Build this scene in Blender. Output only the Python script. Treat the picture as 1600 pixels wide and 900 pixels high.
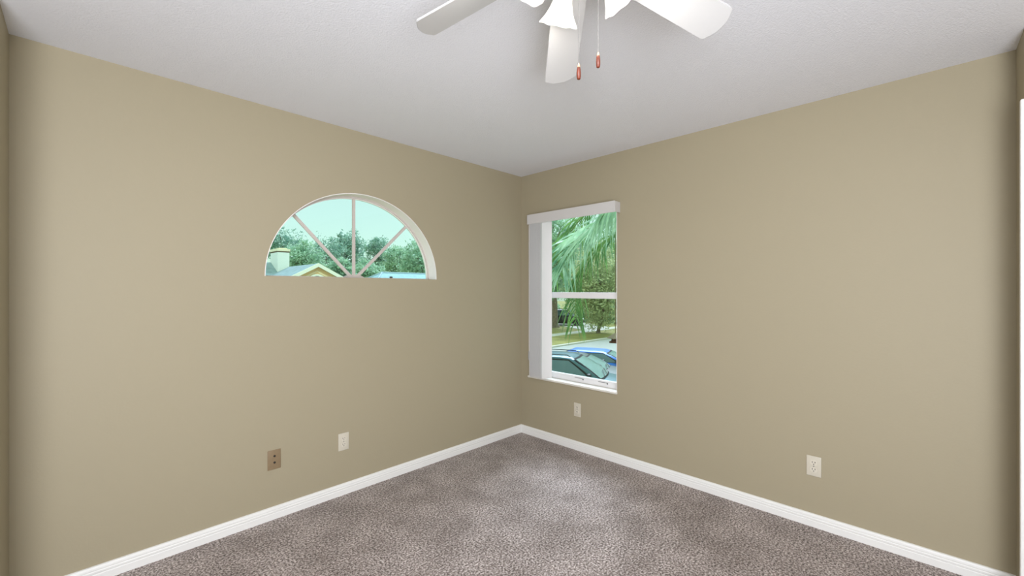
import bpy, bmesh, math, random
import numpy as np
from mathutils import Vector, Matrix

for o in list(bpy.data.objects):
    bpy.data.objects.remove(o)
SC = bpy.context.scene
COL = SC.collection
PI = math.pi

# ------------------------------------------------------------------ camera
F_PX, HORIZON = 658.3, 452.8
YAW = math.radians(44.4508)                      # heading measured from +X
CAM = Vector((-2.943, -2.763, 1.359))
FW = Vector((math.cos(YAW), math.sin(YAW), 0))
RT = Vector((math.sin(YAW), -math.cos(YAW), 0))
cd = bpy.data.cameras.new('camera')
cd.sensor_width = 36.0
cd.lens = F_PX / 1600 * 36.0
cd.shift_y = (HORIZON - 450.0) / 1600
cd.clip_start, cd.clip_end = 0.02, 400
cam = bpy.data.objects.new('camera', cd)
COL.objects.link(cam)
cam.location = CAM
cam.rotation_euler = (PI / 2, 0, YAW - PI / 2)
SC.camera = cam

# ------------------------------------------------------------------ light
SC.view_settings.view_transform = 'Standard'
SC.view_settings.look = 'None'
SC.view_settings.exposure = 0.0
SC.view_settings.gamma = 1.0
SC.view_settings.use_curve_mapping = False

SKY_STRENGTH = 0.235
SUN_STRENGTH = 1.5
ADDED_SKY_GLOW = 8.0
BULB_POWER = 0.30
CORNER_FILL_POWER = 128
OVERHEAD_FILL_POWER = 9
SHADE_POWER = 1.3

world = bpy.data.worlds.new('World')
SC.world = world
world.use_nodes = True
wn = world.node_tree
bg = wn.nodes['Background']
sky = wn.nodes.new('ShaderNodeTexSky')
sky.sky_type = 'NISHITA'
sky.sun_disc = False
sky.sun_elevation = math.radians(46)
sky.sun_rotation = math.radians(215)
sky.air_density = 1.0
sky.dust_density = 2.2
sky.ozone_density = 1.0
hazy = wn.nodes.new('ShaderNodeMixRGB')              # thin high haze whitens the blue
hazy.inputs[0].default_value = 0.68
hazy.inputs[2].default_value = (4.9, 4.75, 4.45, 1)
wn.links.new(sky.outputs[0], hazy.inputs[1])
wn.links.new(hazy.outputs[0], bg.inputs['Color'])
bg.inputs['Strength'].default_value = SKY_STRENGTH

sd = bpy.data.lights.new('sun', 'SUN')
sd.energy = SUN_STRENGTH
sd.angle = math.radians(1.0)
sd.color = (1.0, 0.95, 0.86)
so = bpy.data.objects.new('sun', sd)
COL.objects.link(so)
so.rotation_euler = Vector((0.50, 0.75, -0.85)).to_track_quat('-Z', 'Y').to_euler()


# added soft second sun, high in the east-north-east, boosting the skylight through the windows
gd = bpy.data.lights.new('added_sky_glow', 'SUN')
gd.energy = ADDED_SKY_GLOW
gd.angle = math.radians(36)
gd.color = (0.96, 0.79, 1.14)
go = bpy.data.objects.new('added_sky_glow', gd)
COL.objects.link(go)
go.rotation_euler = Vector((-0.56, -0.30, -0.80)).to_track_quat('-Z', 'Y').to_euler()


def area(name, loc, aim, sx, sy, power, color):
    d = bpy.data.lights.new(name, 'AREA')
    d.shape = 'RECTANGLE'
    d.size, d.size_y = sx, sy
    d.energy = power
    d.color = color
    o = bpy.data.objects.new(name, d)
    COL.objects.link(o)
    o.location = loc
    o.rotation_euler = Vector(aim).to_track_quat('-Z', 'Z').to_euler()
    return o


# added fill lights: one in the corner behind the camera, one above the camera
area('corner_fill_light', (-3.62, -3.52, 1.2), (1, 1, 0.42), 1.2, 1.8, CORNER_FILL_POWER, (0.94, 0.97, 1.04))
el = area('overhead_fill_light', (-2.72, -2.58, 2.34), (0.75, 0.73, -0.80), 0.5, 0.5, OVERHEAD_FILL_POWER, (0.96, 0.98, 1.02))
el.data.shape = 'DISK'


# ------------------------------------------------------------------ helpers
def at(px, py, depth):
    """point seen at pixel (px, py) at this distance along the viewing axis"""
    return CAM + depth * (FW + RT * ((px - 800) / F_PX) + Vector((0, 0, (HORIZON - py) / F_PX)))


def tag(o, label=None, cat=None, group=None, kind=None):
    if label: o['label'] = label
    if cat: o['category'] = cat
    if group: o['group'] = group
    if kind: o['kind'] = kind
    return o


def empty(name, loc=(0, 0, 0), rz=0.0, label=None, cat=None, group=None, kind=None):
    o = bpy.data.objects.new(name, None)
    COL.objects.link(o)
    o.location = loc
    o.rotation_euler = (0, 0, rz)
    o.empty_display_size = 0.1
    return tag(o, label, cat, group, kind)


def obj(name, bm, mat, parent=None, smooth=False, angle=40):
    me = bpy.data.meshes.new(name)
    bm.normal_update()
    bm.to_mesh(me)
    bm.free()
    if mat: me.materials.append(mat)
    if smooth:
        me.polygons.foreach_set('use_smooth', [True] * len(me.polygons))
        me.set_sharp_from_angle(angle=math.radians(angle))
    o = bpy.data.objects.new(name, me)
    COL.objects.link(o)
    if parent: o.parent = parent
    return o


def obj_np(name, verts, faces, mat, parent=None):
    me = bpy.data.meshes.new(name)
    me.from_pydata(verts, [], faces)
    me.update()
    if mat: me.materials.append(mat)
    o = bpy.data.objects.new(name, me)
    COL.objects.link(o)
    if parent: o.parent = parent
    return o


def copy_tree(o, parent=None):
    c = o.copy()
    COL.objects.link(c)
    if parent: c.parent = parent
    for ch in [x for x in bpy.data.objects if x.parent == o]:
        copy_tree(ch, c)
    return c


def box(bm, x0, x1, y0, y1, z0, z1, bevel=0.0, seg=2):
    vs = [bm.verts.new(p) for p in ((x0, y0, z0), (x1, y0, z0), (x1, y1, z0), (x0, y1, z0),
                                    (x0, y0, z1), (x1, y0, z1), (x1, y1, z1), (x0, y1, z1))]
    fs = [bm.faces.new([vs[i] for i in q]) for q in ((3, 2, 1, 0), (4, 5, 6, 7), (0, 1, 5, 4),
                                                     (1, 2, 6, 5), (2, 3, 7, 6), (3, 0, 4, 7))]
    if bevel:
        es = list({e for f in fs for e in f.edges})
        bmesh.ops.bevel(bm, geom=es, offset=bevel, segments=seg, affect='EDGES', profile=0.5)
    return bm


def nb(*a, **k):
    return box(bmesh.new(), *a, **k)


def tube(bm, pts, rad, n=8, cap=True):
    pts = [Vector(p) for p in pts]
    rads = rad if isinstance(rad, (list, tuple)) else [rad] * len(pts)
    rings = []
    prev = None
    for i, p in enumerate(pts):
        d = (pts[min(i + 1, len(pts) - 1)] - pts[max(i - 1, 0)])
        d = d.normalized() if d.length > 1e-9 else Vector((0, 0, 1))
        if prev is None:
            u = d.orthogonal().normalized()
        else:
            u = (prev - d * prev.dot(d))
            u = u.normalized() if u.length > 1e-6 else d.orthogonal().normalized()
        prev = u
        v = d.cross(u)
        rings.append([bm.verts.new(p + rads[i] * (math.cos(2 * PI * k / n) * u + math.sin(2 * PI * k / n) * v)) for k in range(n)])
    for a, b in zip(rings, rings[1:]):
        for k in range(n):
            bm.faces.new((a[k], a[(k + 1) % n], b[(k + 1) % n], b[k]))
    if cap:
        bm.faces.new(rings[0][::-1])
        bm.faces.new(rings[-1])
    return bm


def lathe(bm, prof, n=32, M=Matrix(), cap=True):
    """profile of (radius, height) turned round Z, then moved by M"""
    rings = []
    for r, z in prof:
        rings.append([bm.verts.new(M @ Vector((r * math.cos(2 * PI * k / n), r * math.sin(2 * PI * k / n), z))) for k in range(n)])
    for a, b in zip(rings, rings[1:]):
        for k in range(n):
            bm.faces.new((a[k], a[(k + 1) % n], b[(k + 1) % n], b[k]))
    if cap:
        bm.faces.new(rings[0][::-1])
        bm.faces.new(rings[-1])
    return bm


def prism(bm, poly, axis_vec):
    """closed polygon of 3D points pushed along axis_vec"""
    a = [bm.verts.new(p) for p in poly]
    b = [bm.verts.new(Vector(p) + Vector(axis_vec)) for p in poly]
    bm.faces.new(a[::-1])
    bm.faces.new(b)
    n = len(a)
    for i in range(n):
        bm.faces.new((a[i], a[(i + 1) % n], b[(i + 1) % n], b[i]))
    bmesh.ops.recalc_face_normals(bm, faces=bm.faces)
    return bm


def srgb(r, g, b):
    f = lambda c: (c / 255) / 12.92 if c / 255 <= 0.04045 else ((c / 255 + 0.055) / 1.055) ** 2.4
    return (f(r), f(g), f(b), 1)


# ------------------------------------------------------------------ materials
def mat(name, color, rough=0.5, metal=0.0, bump=0.0, bscale=200.0, bdetail=2.0, vary=0.0, vscale=8.0,
        trans=0.0, spec=0.5, coat=0.0):
    m = bpy.data.materials.new(name)
    m.use_nodes = True
    nt = m.node_tree
    b = nt.nodes['Principled BSDF']
    b.inputs['Base Color'].default_value = color
    b.inputs['Roughness'].default_value = rough
    b.inputs['Metallic'].default_value = metal
    b.inputs['Specular IOR Level'].default_value = spec
    b.inputs['Coat Weight'].default_value = coat
    b.inputs['Transmission Weight'].default_value = trans
    co = nt.nodes.new('ShaderNodeTexCoord')
    if bump:
        n = nt.nodes.new('ShaderNodeTexNoise')
        n.inputs['Scale'].default_value = bscale
        n.inputs['Detail'].default_value = bdetail
        bp = nt.nodes.new('ShaderNodeBump')
        bp.inputs['Strength'].default_value = bump
        bp.inputs['Distance'].default_value = 0.004
        nt.links.new(co.outputs['Object'], n.inputs['Vector'])
        nt.links.new(n.outputs['Fac'], bp.inputs['Height'])
        nt.links.new(bp.outputs['Normal'], b.inputs['Normal'])
    if vary:
        n = nt.nodes.new('ShaderNodeTexNoise')
        n.inputs['Scale'].default_value = vscale
        n.inputs['Detail'].default_value = 4
        r = nt.nodes.new('ShaderNodeValToRGB')
        r.color_ramp.elements[0].position = 0.3
        r.color_ramp.elements[1].position = 0.7
        r.color_ramp.elements[0].color = tuple(c * (1 - vary) for c in color[:3]) + (1,)
        r.color_ramp.elements[1].color = tuple(min(1, c * (1 + vary)) for c in color[:3]) + (1,)
        nt.links.new(co.outputs['Object'], n.inputs['Vector'])
        nt.links.new(n.outputs['Fac'], r.inputs['Fac'])
        nt.links.new(r.outputs['Color'], b.inputs['Base Color'])
    return m


def leaf_mat(name, c1, c2, trans=0.35, rough=0.45, scale=1.3):
    m = bpy.data.materials.new(name)
    m.use_nodes = True
    nt = m.node_tree
    for n in list(nt.nodes): nt.nodes.remove(n)
    out = nt.nodes.new('ShaderNodeOutputMaterial')
    co = nt.nodes.new('ShaderNodeTexCoord')
    nz = nt.nodes.new('ShaderNodeTexNoise')
    nz.inputs['Scale'].default_value = scale
    nz.inputs['Detail'].default_value = 6
    r = nt.nodes.new('ShaderNodeValToRGB')
    r.color_ramp.elements[0].position = 0.35
    r.color_ramp.elements[1].position = 0.65
    r.color_ramp.elements[0].color = c1
    r.color_ramp.elements[1].color = c2
    d = nt.nodes.new('ShaderNodeBsdfPrincipled')
    d.inputs['Roughness'].default_value = rough
    t = nt.nodes.new('ShaderNodeBsdfTranslucent')
    mx = nt.nodes.new('ShaderNodeMixShader')
    mx.inputs[0].default_value = trans
    L = nt.links.new
    L(co.outputs['Object'], nz.inputs['Vector'])
    L(nz.outputs['Fac'], r.inputs['Fac'])
    L(r.outputs['Color'], d.inputs['Base Color'])
    L(r.outputs['Color'], t.inputs['Color'])
    L(d.outputs[0], mx.inputs[1])
    L(t.outputs[0], mx.inputs[2])
    L(mx.outputs[0], out.inputs[0])
    return m


def tinted_glass(name, tint, refl=0.04):
    m = bpy.data.materials.new(name)
    m.use_nodes = True
    nt = m.node_tree
    for n in list(nt.nodes): nt.nodes.remove(n)
    out = nt.nodes.new('ShaderNodeOutputMaterial')
    tr = nt.nodes.new('ShaderNodeBsdfTransparent')
    tr.inputs['Color'].default_value = tint
    gl = nt.nodes.new('ShaderNodeBsdfGlossy')
    gl.inputs['Roughness'].default_value = 0.02
    mx = nt.nodes.new('ShaderNodeMixShader')
    mx.inputs[0].default_value = refl
    nt.links.new(tr.outputs[0], mx.inputs[1])
    nt.links.new(gl.outputs[0], mx.inputs[2])
    nt.links.new(mx.outputs[0], out.inputs[0])
    return m


def carpet_mat():
    m = bpy.data.materials.new('carpet_pile')
    m.use_nodes = True
    nt = m.node_tree
    L = nt.links.new
    b = nt.nodes['Principled BSDF']
    b.inputs['Roughness'].default_value = 0.95
    b.inputs['Specular IOR Level'].default_value = 0.1
    b.inputs['Sheen Weight'].default_value = 0.25
    b.inputs['Sheen Roughness'].default_value = 0.5
    co = nt.nodes.new('ShaderNodeTexCoord')
    fine = nt.nodes.new('ShaderNodeTexNoise')
    fine.inputs['Scale'].default_value = 98
    fine.inputs['Detail'].default_value = 3
    fine.inputs['Roughness'].default_value = 0.8
    r = nt.nodes.new('ShaderNodeValToRGB')
    e = r.color_ramp.elements
    e[0].position = 0.39
    e[0].color = srgb(70, 56, 50)
    e[1].position = 0.61
    e[1].color = srgb(232, 222, 217)
    k = e.new(0.5)
    k.color = srgb(160, 145, 137)
    # patches where the pile leans one way or the other
    big = nt.nodes.new('ShaderNodeTexNoise')
    big.inputs['Scale'].default_value = 4.2
    big.inputs['Detail'].default_value = 5
    big.inputs['Roughness'].default_value = 0.62
    rb = nt.nodes.new('ShaderNodeValToRGB')
    rb.color_ramp.elements[0].position = 0.38
    rb.color_ramp.elements[0].color = (0.68, 0.66, 0.64, 1)
    rb.color_ramp.elements[1].position = 0.62
    rb.color_ramp.elements[1].color = (1.0, 1.0, 1.0, 1)
    mul = nt.nodes.new('ShaderNodeMixRGB')
    mul.blend_type = 'MULTIPLY'
    mul.inputs[0].default_value = 1
    bp = nt.nodes.new('ShaderNodeBump')
    bp.inputs['Strength'].default_value = 0.8
    bp.inputs['Distance'].default_value = 0.006
    L(co.outputs['Object'], fine.inputs['Vector'])
    L(co.outputs['Object'], big.inputs['Vector'])
    L(fine.outputs['Fac'], r.inputs['Fac'])
    L(big.outputs['Fac'], rb.inputs['Fac'])
    L(r.outputs['Color'], mul.inputs[1])
    L(rb.outputs['Color'], mul.inputs[2])
    L(mul.outputs['Color'], b.inputs['Base Color'])
    L(fine.outputs['Fac'], bp.inputs['Height'])
    L(bp.outputs['Normal'], b.inputs['Normal'])
    return m


def shade_mat():
    m = bpy.data.materials.new('frosted_lamp_glass')
    m.use_nodes = True
    nt = m.node_tree
    for n in list(nt.nodes): nt.nodes.remove(n)
    out = nt.nodes.new('ShaderNodeOutputMaterial')
    d = nt.nodes.new('ShaderNodeBsdfPrincipled')
    d.inputs['Base Color'].default_value = (0.9, 0.9, 0.88, 1)
    d.inputs['Roughness'].default_value = 0.25
    d.inputs['Emission Color'].default_value = (1, 0.97, 0.92, 1)
    d.inputs['Emission Strength'].default_value = 0.45
    t = nt.nodes.new('ShaderNodeBsdfTranslucent')
    t.inputs['Color'].default_value = (0.95, 0.94, 0.92, 1)
    mx = nt.nodes.new('ShaderNodeMixShader')
    mx.inputs[0].default_value = 0.5
    nt.links.new(d.outputs[0], mx.inputs[1])
    nt.links.new(t.outputs[0], mx.inputs[2])
    nt.links.new(mx.outputs[0], out.inputs[0])
    return m


def emit_mat(name, color, s):
    m = bpy.data.materials.new(name)
    m.use_nodes = True
    b = m.node_tree.nodes['Principled BSDF']
    b.inputs['Base Color'].default_value = color
    b.inputs['Emission Color'].default_value = color
    b.inputs['Emission Strength'].default_value = s
    return m


def shingle_mat(name, c, scale=1.0):
    m = mat(name, c, rough=0.9, vary=0.14, vscale=3.0, bump=0.4, bscale=25)
    return m


def siding_mat(name, c, pitch=0.16):
    """lap siding: horizontal boards"""
    m = bpy.data.materials.new(name)
    m.use_nodes = True
    nt = m.node_tree
    L = nt.links.new
    b = nt.nodes['Principled BSDF']
    b.inputs['Base Color'].default_value = c
    b.inputs['Roughness'].default_value = 0.6
    co = nt.nodes.new('ShaderNodeTexCoord')
    w = nt.nodes.new('ShaderNodeTexWave')
    w.wave_type = 'BANDS'
    w.bands_direction = 'Z'
    w.wave_profile = 'SAW'
    w.inputs['Scale'].default_value = 1.0 / pitch / 3.1416 * 0.5 * PI / 5 * 5
    bp = nt.nodes.new('ShaderNodeBump')
    bp.inputs['Strength'].default_value = 0.6
    bp.inputs['Distance'].default_value = 0.02
    L(co.outputs['Object'], w.inputs['Vector'])
    L(w.outputs['Fac'], bp.inputs['Height'])
    L(bp.outputs['Normal'], b.inputs['Normal'])
    return m


M_WALL = mat('beige_wall_paint', srgb(164, 154, 129), rough=0.55, bump=0.10, bscale=90, spec=0.3)
M_CEIL = mat('textured_white_ceiling', srgb(232, 233, 238), rough=0.9, bump=0.6, bscale=130, bdetail=4, spec=0.1)
M_CARPET = carpet_mat()
M_TRIM = mat('white_semigloss_trim', srgb(234, 233, 229), rough=0.35)
M_VINYL = mat('white_window_vinyl', srgb(228, 226, 226), rough=0.4)
M_SILL = mat('cream_marble_sill', srgb(226, 222, 212), rough=0.3, vary=0.05, vscale=14)
M_BLIND = mat('white_blind_vinyl', srgb(222, 219, 217), rough=0.5)
M_VALANCE = mat('shaded_white_valance_vinyl', srgb(204, 201, 198), rough=0.5)  # the shade on the white valance is put into its greyer colour
M_IVORY = mat('ivory_plate_plastic', srgb(204, 197, 180), rough=0.35)
M_IVORY2 = mat('ivory_receptacle_plastic', srgb(212, 205, 189), rough=0.3)
M_TAN = mat('tan_plate_plastic', srgb(138, 118, 90), rough=0.4, vary=0.05, vscale=60)
M_DARK = mat('dark_slot_plastic', srgb(38, 34, 30), rough=0.6)
M_FAN = mat('white_fan_enamel', srgb(190, 189, 187), rough=0.4)
M_SHADE = shade_mat()
M_BULB = emit_mat('lamp_bulb_glow', (1, 0.95, 0.88, 1), 2.5)
M_CHAIN = mat('grey_chain_metal', srgb(140, 138, 134), rough=0.4, metal=0.7)
M_PENDANT = mat('reddish_brown_wood', srgb(104, 44, 24), rough=0.3, vary=0.4, vscale=90, coat=0.4)
M_BRASS = mat('pale_brass_cap', srgb(226, 190, 150), rough=0.3, metal=0.6)
M_GLASS_N = tinted_glass('teal_tinted_glass', (0.78, 0.95, 0.89, 1), 0.02)
M_GLASS_E = tinted_glass('green_tinted_glass', (0.78, 0.94, 0.86, 1), 0.02)
M_STEEL = mat('grey_latch_metal', srgb(120, 116, 116), rough=0.4, metal=0.4)

# ------------------------------------------------------------------ the room
H_CEIL = 2.44
XW, YS = -3.161, -3.055          # the two short returns seen at the photo's edges
XB, YB = -4.75, -4.65             # walls behind the camera
TH = 0.2
TN = 0.128                        # the wall with the half-round window is thinner


def struct(name, bm, m, parent=None, **k):
    o = obj(name, bm, m, parent, **k)
    if parent is None: o['kind'] = 'structure'
    return o


def polys(name, plist, m):
    bm = bmesh.new()
    for p in plist:
        bm.faces.new([bm.verts.new(q) for q in p])
    bmesh.ops.remove_doubles(bm, verts=bm.verts, dist=1e-5)
    return struct(name, bm, m)


struct('floor', nb(XB - TH, TH, YB - TH, TH, -0.2, 0.0), M_CARPET)
struct('ceiling', nb(XB - TH, TH, YB - TH, TH, H_CEIL, H_CEIL + 0.15), M_CEIL)

# north wall (left in the photo) with the half-round opening
AX, AZ, AW, AH = -1.587, 1.440, 0.609, 0.577


def arch(n=64, w=AW, h=AH, cx=AX, z0=AZ):
    return [(cx + w * math.cos(PI - PI * i / n), z0 + h * math.sin(PI * i / n)) for i in range(n + 1)]


def wall_with_arch():
    bm = bmesh.new()
    cache = {}

    def V(x, y, z):
        k = (round(x, 5), round(y, 5), round(z, 5))
        if k not in cache: cache[k] = bm.verts.new((x, y, z))
        return cache[k]
    x0, x1, z1 = XB - TH, TH, H_CEIL
    ar = arch()
    xl, xr = ar[0][0], ar[-1][0]
    for y, flip in ((0, False), (TN, True)):
        quads = [[(x0, 0), (xl, 0), (xl, AZ), (x0, AZ)], [(x0, AZ), (xl, AZ), (xl, z1), (x0, z1)],
                 [(xl, 0), (xr, 0), (xr, AZ), (xl, AZ)],
                 [(xr, 0), (x1, 0), (x1, AZ), (xr, AZ)], [(xr, AZ), (x1, AZ), (x1, z1), (xr, z1)]]
        for a, b in zip(ar, ar[1:]):
            quads.append([a, b, (b[0], z1), (a[0], z1)])
        for q in quads:
            f = [V(x, y, z) for x, z in q]
            ff = []
            for v in f:
                if v not in ff: ff.append(v)
            bm.faces.new(ff[::-1] if flip else ff)
    for a, b in zip(ar, ar[1:]):
        bm.faces.new((V(a[0], 0, a[1]), V(b[0], 0, b[1]), V(b[0], TN, b[1]), V(a[0], TN, a[1])))
    bm.faces.new((V(xl, 0, AZ), V(xl, TN, AZ), V(xr, TN, AZ), V(xr, 0, AZ)))
    bmesh.ops.recalc_face_normals(bm, faces=bm.faces)
    return bm


struct('wall_north', wall_with_arch(), M_WALL)

# east wall (right in the photo) with the tall opening
WY0, WY1, WZ0, WZ1 = -1.033, -0.100, 0.540, 2.042
bm = bmesh.new()
box(bm, 0, TH, WY1, 0, 0, H_CEIL)
box(bm, 0, TH, YB - TH, WY0, 0, H_CEIL)
box(bm, 0, TH, WY0, WY1, 0, WZ0)
box(bm, 0, TH, WY0, WY1, WZ1, H_CEIL)
struct('wall_east', bm, M_WALL)
# the short returns either side of the camera, and the walls behind it
struct('wall_west_return', nb(XB, XW, -0.34, 0, 0, H_CEIL), M_WALL)
struct('wall_south_return', nb(-0.232, 0, YB, YS, 0, H_CEIL), M_WALL)
struct('wall_west', nb(XB - TH, XB, YB - TH, 0, 0, H_CEIL), M_WALL)
struct('wall_south', nb(XB - TH, 0, YB - TH, YB, 0, H_CEIL), M_WALL)
# added chamfered corner behind the camera, its opening made for the corner fill light
bm = bmesh.new()
for a0, a1, z0, z1 in ((-1.34, -0.72, 0, H_CEIL), (0.72, 1.34, 0, H_CEIL), (-0.72, 0.72, 0, 0.2), (-0.72, 0.72, 2.2, H_CEIL)):
    q = [Vector((-3.80 + a * 0.7071, -3.70 - a * 0.7071, z)) for a, z in ((a0, z0), (a1, z0), (a1, z1), (a0, z1))]
    prism(bm, q, (-0.08, -0.08, 0))
struct('added_corner_wall', bm, M_WALL)
# door casing on the edge of the right-hand return (last pixels of the photo)
bm = bmesh.new()
box(bm, -0.252, -0.226, YS - 0.10, YS + 0.014, 0, H_CEIL - 0.30, bevel=0.004)
struct('trim_1', bm, M_TRIM)


# baseboards: moulded profile with two grooves
def base_profile():
    return [(0, 0), (0.0135, 0), (0.0135, 0.034), (0.0118, 0.0365), (0.0118, 0.0395), (0.0132, 0.042), (0.0132, 0.049),
            (0.0112, 0.052), (0.0112, 0.0545), (0.0122, 0.057), (0.0110, 0.064), (0.0072, 0.0715), (0.0, 0.0735)]


def baseboard(name, p, q, inward):
    """profile swept from p to q along the wall, thickness towards inward"""
    p, q, n = Vector(p), Vector(q), Vector(inward)
    bm = bmesh.new()
    a = [bm.verts.new(p + n * d + Vector((0, 0, z))) for d, z in base_profile()]
    b = [bm.verts.new(q + n * d + Vector((0, 0, z))) for d, z in base_profile()]
    for i in range(len(a) - 1):
        bm.faces.new((a[i], a[i + 1], b[i + 1], b[i]))
    bm.faces.new(a[::-1])
    bm.faces.new(b)
    bmesh.ops.recalc_face_normals(bm, faces=bm.faces)
    return struct(name, bm, M_TRIM)


baseboard('baseboard_north', (XW, 0, 0), (0, 0, 0), (0, -1, 0))
baseboard('baseboard_east', (0, 0, 0), (0, YS, 0), (-1, 0, 0))
baseboard('baseboard_west', (XW, -0.34, 0), (XW, 0, 0), (1, 0, 0))
baseboard('baseboard_south', (-0.226, YS, 0), (0, YS, 0), (0, 1, 0))


# ------------------------------------------------------------------ window_1: the half-round
def ell_ring(bm, w0, h0, w1, h1, y0, y1, cx=AX, z0=AZ, n=64, straight=0.0):
    """half-elliptic band between an outer and an inner curve, from depth y0 to y1"""
    A, B = arch(n, w0, h0, cx, z0), arch(n, w1, h1, cx, z0 + straight)
    va = [[bm.verts.new((x, y, z)) for x, z in A] for y in (y0, y1)]
    vb = [[bm.verts.new((x, y, z)) for x, z in B] for y in (y0, y1)]
    for i in range(n):
        bm.faces.new((va[0][i], va[0][i + 1], vb[0][i + 1], vb[0][i]))
        bm.faces.new((va[1][i + 1], va[1][i], vb[1][i], vb[1][i + 1]))
        bm.faces.new((va[0][i + 1], va[0][i], va[1][i], va[1][i + 1]))
        bm.faces.new((vb[0][i], vb[0][i + 1], vb[1][i + 1], vb[1][i]))
    for i in (0, n):
        bm.faces.new((va[0][i], vb[0][i], vb[1][i], va[1][i]))
    bmesh.ops.recalc_face_normals(bm, faces=bm.faces)
    return bm


w1 = empty('window_1', (0, 0, 0), kind='structure')
M_REVEAL = mat('white_reveal_paint', srgb(236, 232, 228), rough=0.6)
obj('reveal_lining', ell_ring(bmesh.new(), AW - 0.0005, AH - 0.0005, AW - 0.005, AH - 0.005, 0.001, TN - 0.002), M_REVEAL, w1, smooth=True)
M_FRAME1 = mat('backlit_white_window_paint', srgb(196, 188, 180), rough=0.45)  # white frame; its backlit greyness is put into this colour
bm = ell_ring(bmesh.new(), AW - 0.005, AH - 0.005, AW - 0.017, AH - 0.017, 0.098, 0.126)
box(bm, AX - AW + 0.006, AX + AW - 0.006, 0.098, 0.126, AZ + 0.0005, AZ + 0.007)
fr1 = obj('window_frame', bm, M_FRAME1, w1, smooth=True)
obj('glazing_bead', ell_ring(bmesh.new(), AW - 0.0165, AH - 0.0165, AW - 0.021, AH - 0.021, 0.106, 0.124), M_REVEAL, w1, smooth=True)
bm = bmesh.new()
ar = arch(64, AW - 0.019, AH - 0.019, AX, AZ + 0.003)
prism(bm, [(x, 0.117, z) for x, z in ar], (0, 0.004, 0))
obj('window_pane', bm, M_GLASS_N, w1)


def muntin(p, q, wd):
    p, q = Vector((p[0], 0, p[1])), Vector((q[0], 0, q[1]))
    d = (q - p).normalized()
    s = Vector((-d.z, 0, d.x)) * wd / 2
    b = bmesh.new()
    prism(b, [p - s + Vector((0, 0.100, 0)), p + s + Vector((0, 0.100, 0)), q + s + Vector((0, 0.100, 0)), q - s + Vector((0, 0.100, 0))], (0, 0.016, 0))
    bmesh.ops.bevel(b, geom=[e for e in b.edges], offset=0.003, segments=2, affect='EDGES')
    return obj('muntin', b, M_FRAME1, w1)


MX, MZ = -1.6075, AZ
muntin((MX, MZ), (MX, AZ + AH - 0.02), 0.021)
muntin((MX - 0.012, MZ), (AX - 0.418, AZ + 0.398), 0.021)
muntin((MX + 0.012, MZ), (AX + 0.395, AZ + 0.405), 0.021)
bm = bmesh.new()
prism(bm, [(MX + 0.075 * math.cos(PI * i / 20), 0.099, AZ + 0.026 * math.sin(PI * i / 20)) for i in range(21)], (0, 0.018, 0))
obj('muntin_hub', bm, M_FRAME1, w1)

# ------------------------------------------------------------------ window_2: single-hung
w2 = empty('window_2', (0, 0, 0), kind='structure')
bm = bmesh.new()
box(bm, 0.001, TH - 0.01, WY1 - 0.006, WY1 - 0.0005, WZ0, WZ1)
box(bm, 0.001, TH - 0.01, WY0 + 0.0005, WY0 + 0.006, WZ0, WZ1)
box(bm, 0.001, TH - 0.01, WY0, WY1, WZ1 - 0.006, WZ1 - 0.0005)
obj('reveal_lining', bm, M_REVEAL, w2)
FX0, FX1 = 0.075, 0.150


def rect_frame(bm, x0, x1, y0, y1, z0, z1, l, r, b, t, bev=0.003):
    box(bm, x0, x1, y0, y0 + l, z0, z1, bevel=bev)
    box(bm, x0, x1, y1 - r, y1, z0, z1, bevel=bev)
    box(bm, x0, x1, y0 + l, y1 - r, z0, z0 + b, bevel=bev)
    box(bm, x0, x1, y0 + l, y1 - r, z1 - t, z1, bevel=bev)
    return bm


obj('window_frame', rect_frame(bmesh.new(), FX0, FX1, WY0 + 0.006, WY1 - 0.006, WZ0 + 0.012, WZ1 - 0.006, 0.022, 0.03, 0.02, 0.02), M_VINYL, w2)
up = obj('upper_sash', rect_frame(bmesh.new(), 0.108, 0.136, WY0 + 0.026, WY1 - 0.034, 1.283, WZ1 - 0.012, 0.022, 0.03, 0.05, 0.022), M_VINYL, w2)
lo = obj('lower_sash', rect_frame(bmesh.new(), 0.072, 0.104, WY0 + 0.020, WY1 - 0.034, WZ0 + 0.018, 1.337, 0.020, 0.03, 0.052, 0.052), M_VINYL, w2)
obj('window_pane', nb(0.120, 0.124, WY0 + 0.04, WY1 - 0.05, 1.32, WZ1 - 0.02), M_GLASS_E, up)
obj('window_pane', nb(0.086, 0.090, WY0 + 0.035, WY1 - 0.05, 0.605, 1.295), M_GLASS_E, lo)
for yy in (-0.62, -0.86):                               # tilt slots / lift clips on the bottom rail
    bm = bmesh.new()
    box(bm, 0.066, 0.073, yy - 0.045, yy + 0.045, 0.592, 0.5945, bevel=0.0008)
    box(bm, 0.064, 0.073, yy - 0.047, yy - 0.040, 0.583, 0.594, bevel=0.001)
    obj('lift_clip', bm, M_STEEL, lo)
bm = bmesh.new()
box(bm, -0.016, 0.085, WY0 - 0.004, WY1 + 0.006, 0.537, 0.557, bevel=0.006, seg=3)
tag(obj('window_sill', bm, M_SILL, w2), 'cream marble sill slab')

# ------------------------------------------------------------------ vertical blind
bl = empty('vertical_blind', (-0.045, -0.6, 1.96), label='white vertical blind drawn to the left side of the tall window', cat='blind')


def kid(o, parent):
    """parent keeping the world placement (parents here are unrotated)"""
    o.parent = parent
    o.location = Vector(o.location) - Vector(parent.location)
    return o


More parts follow.
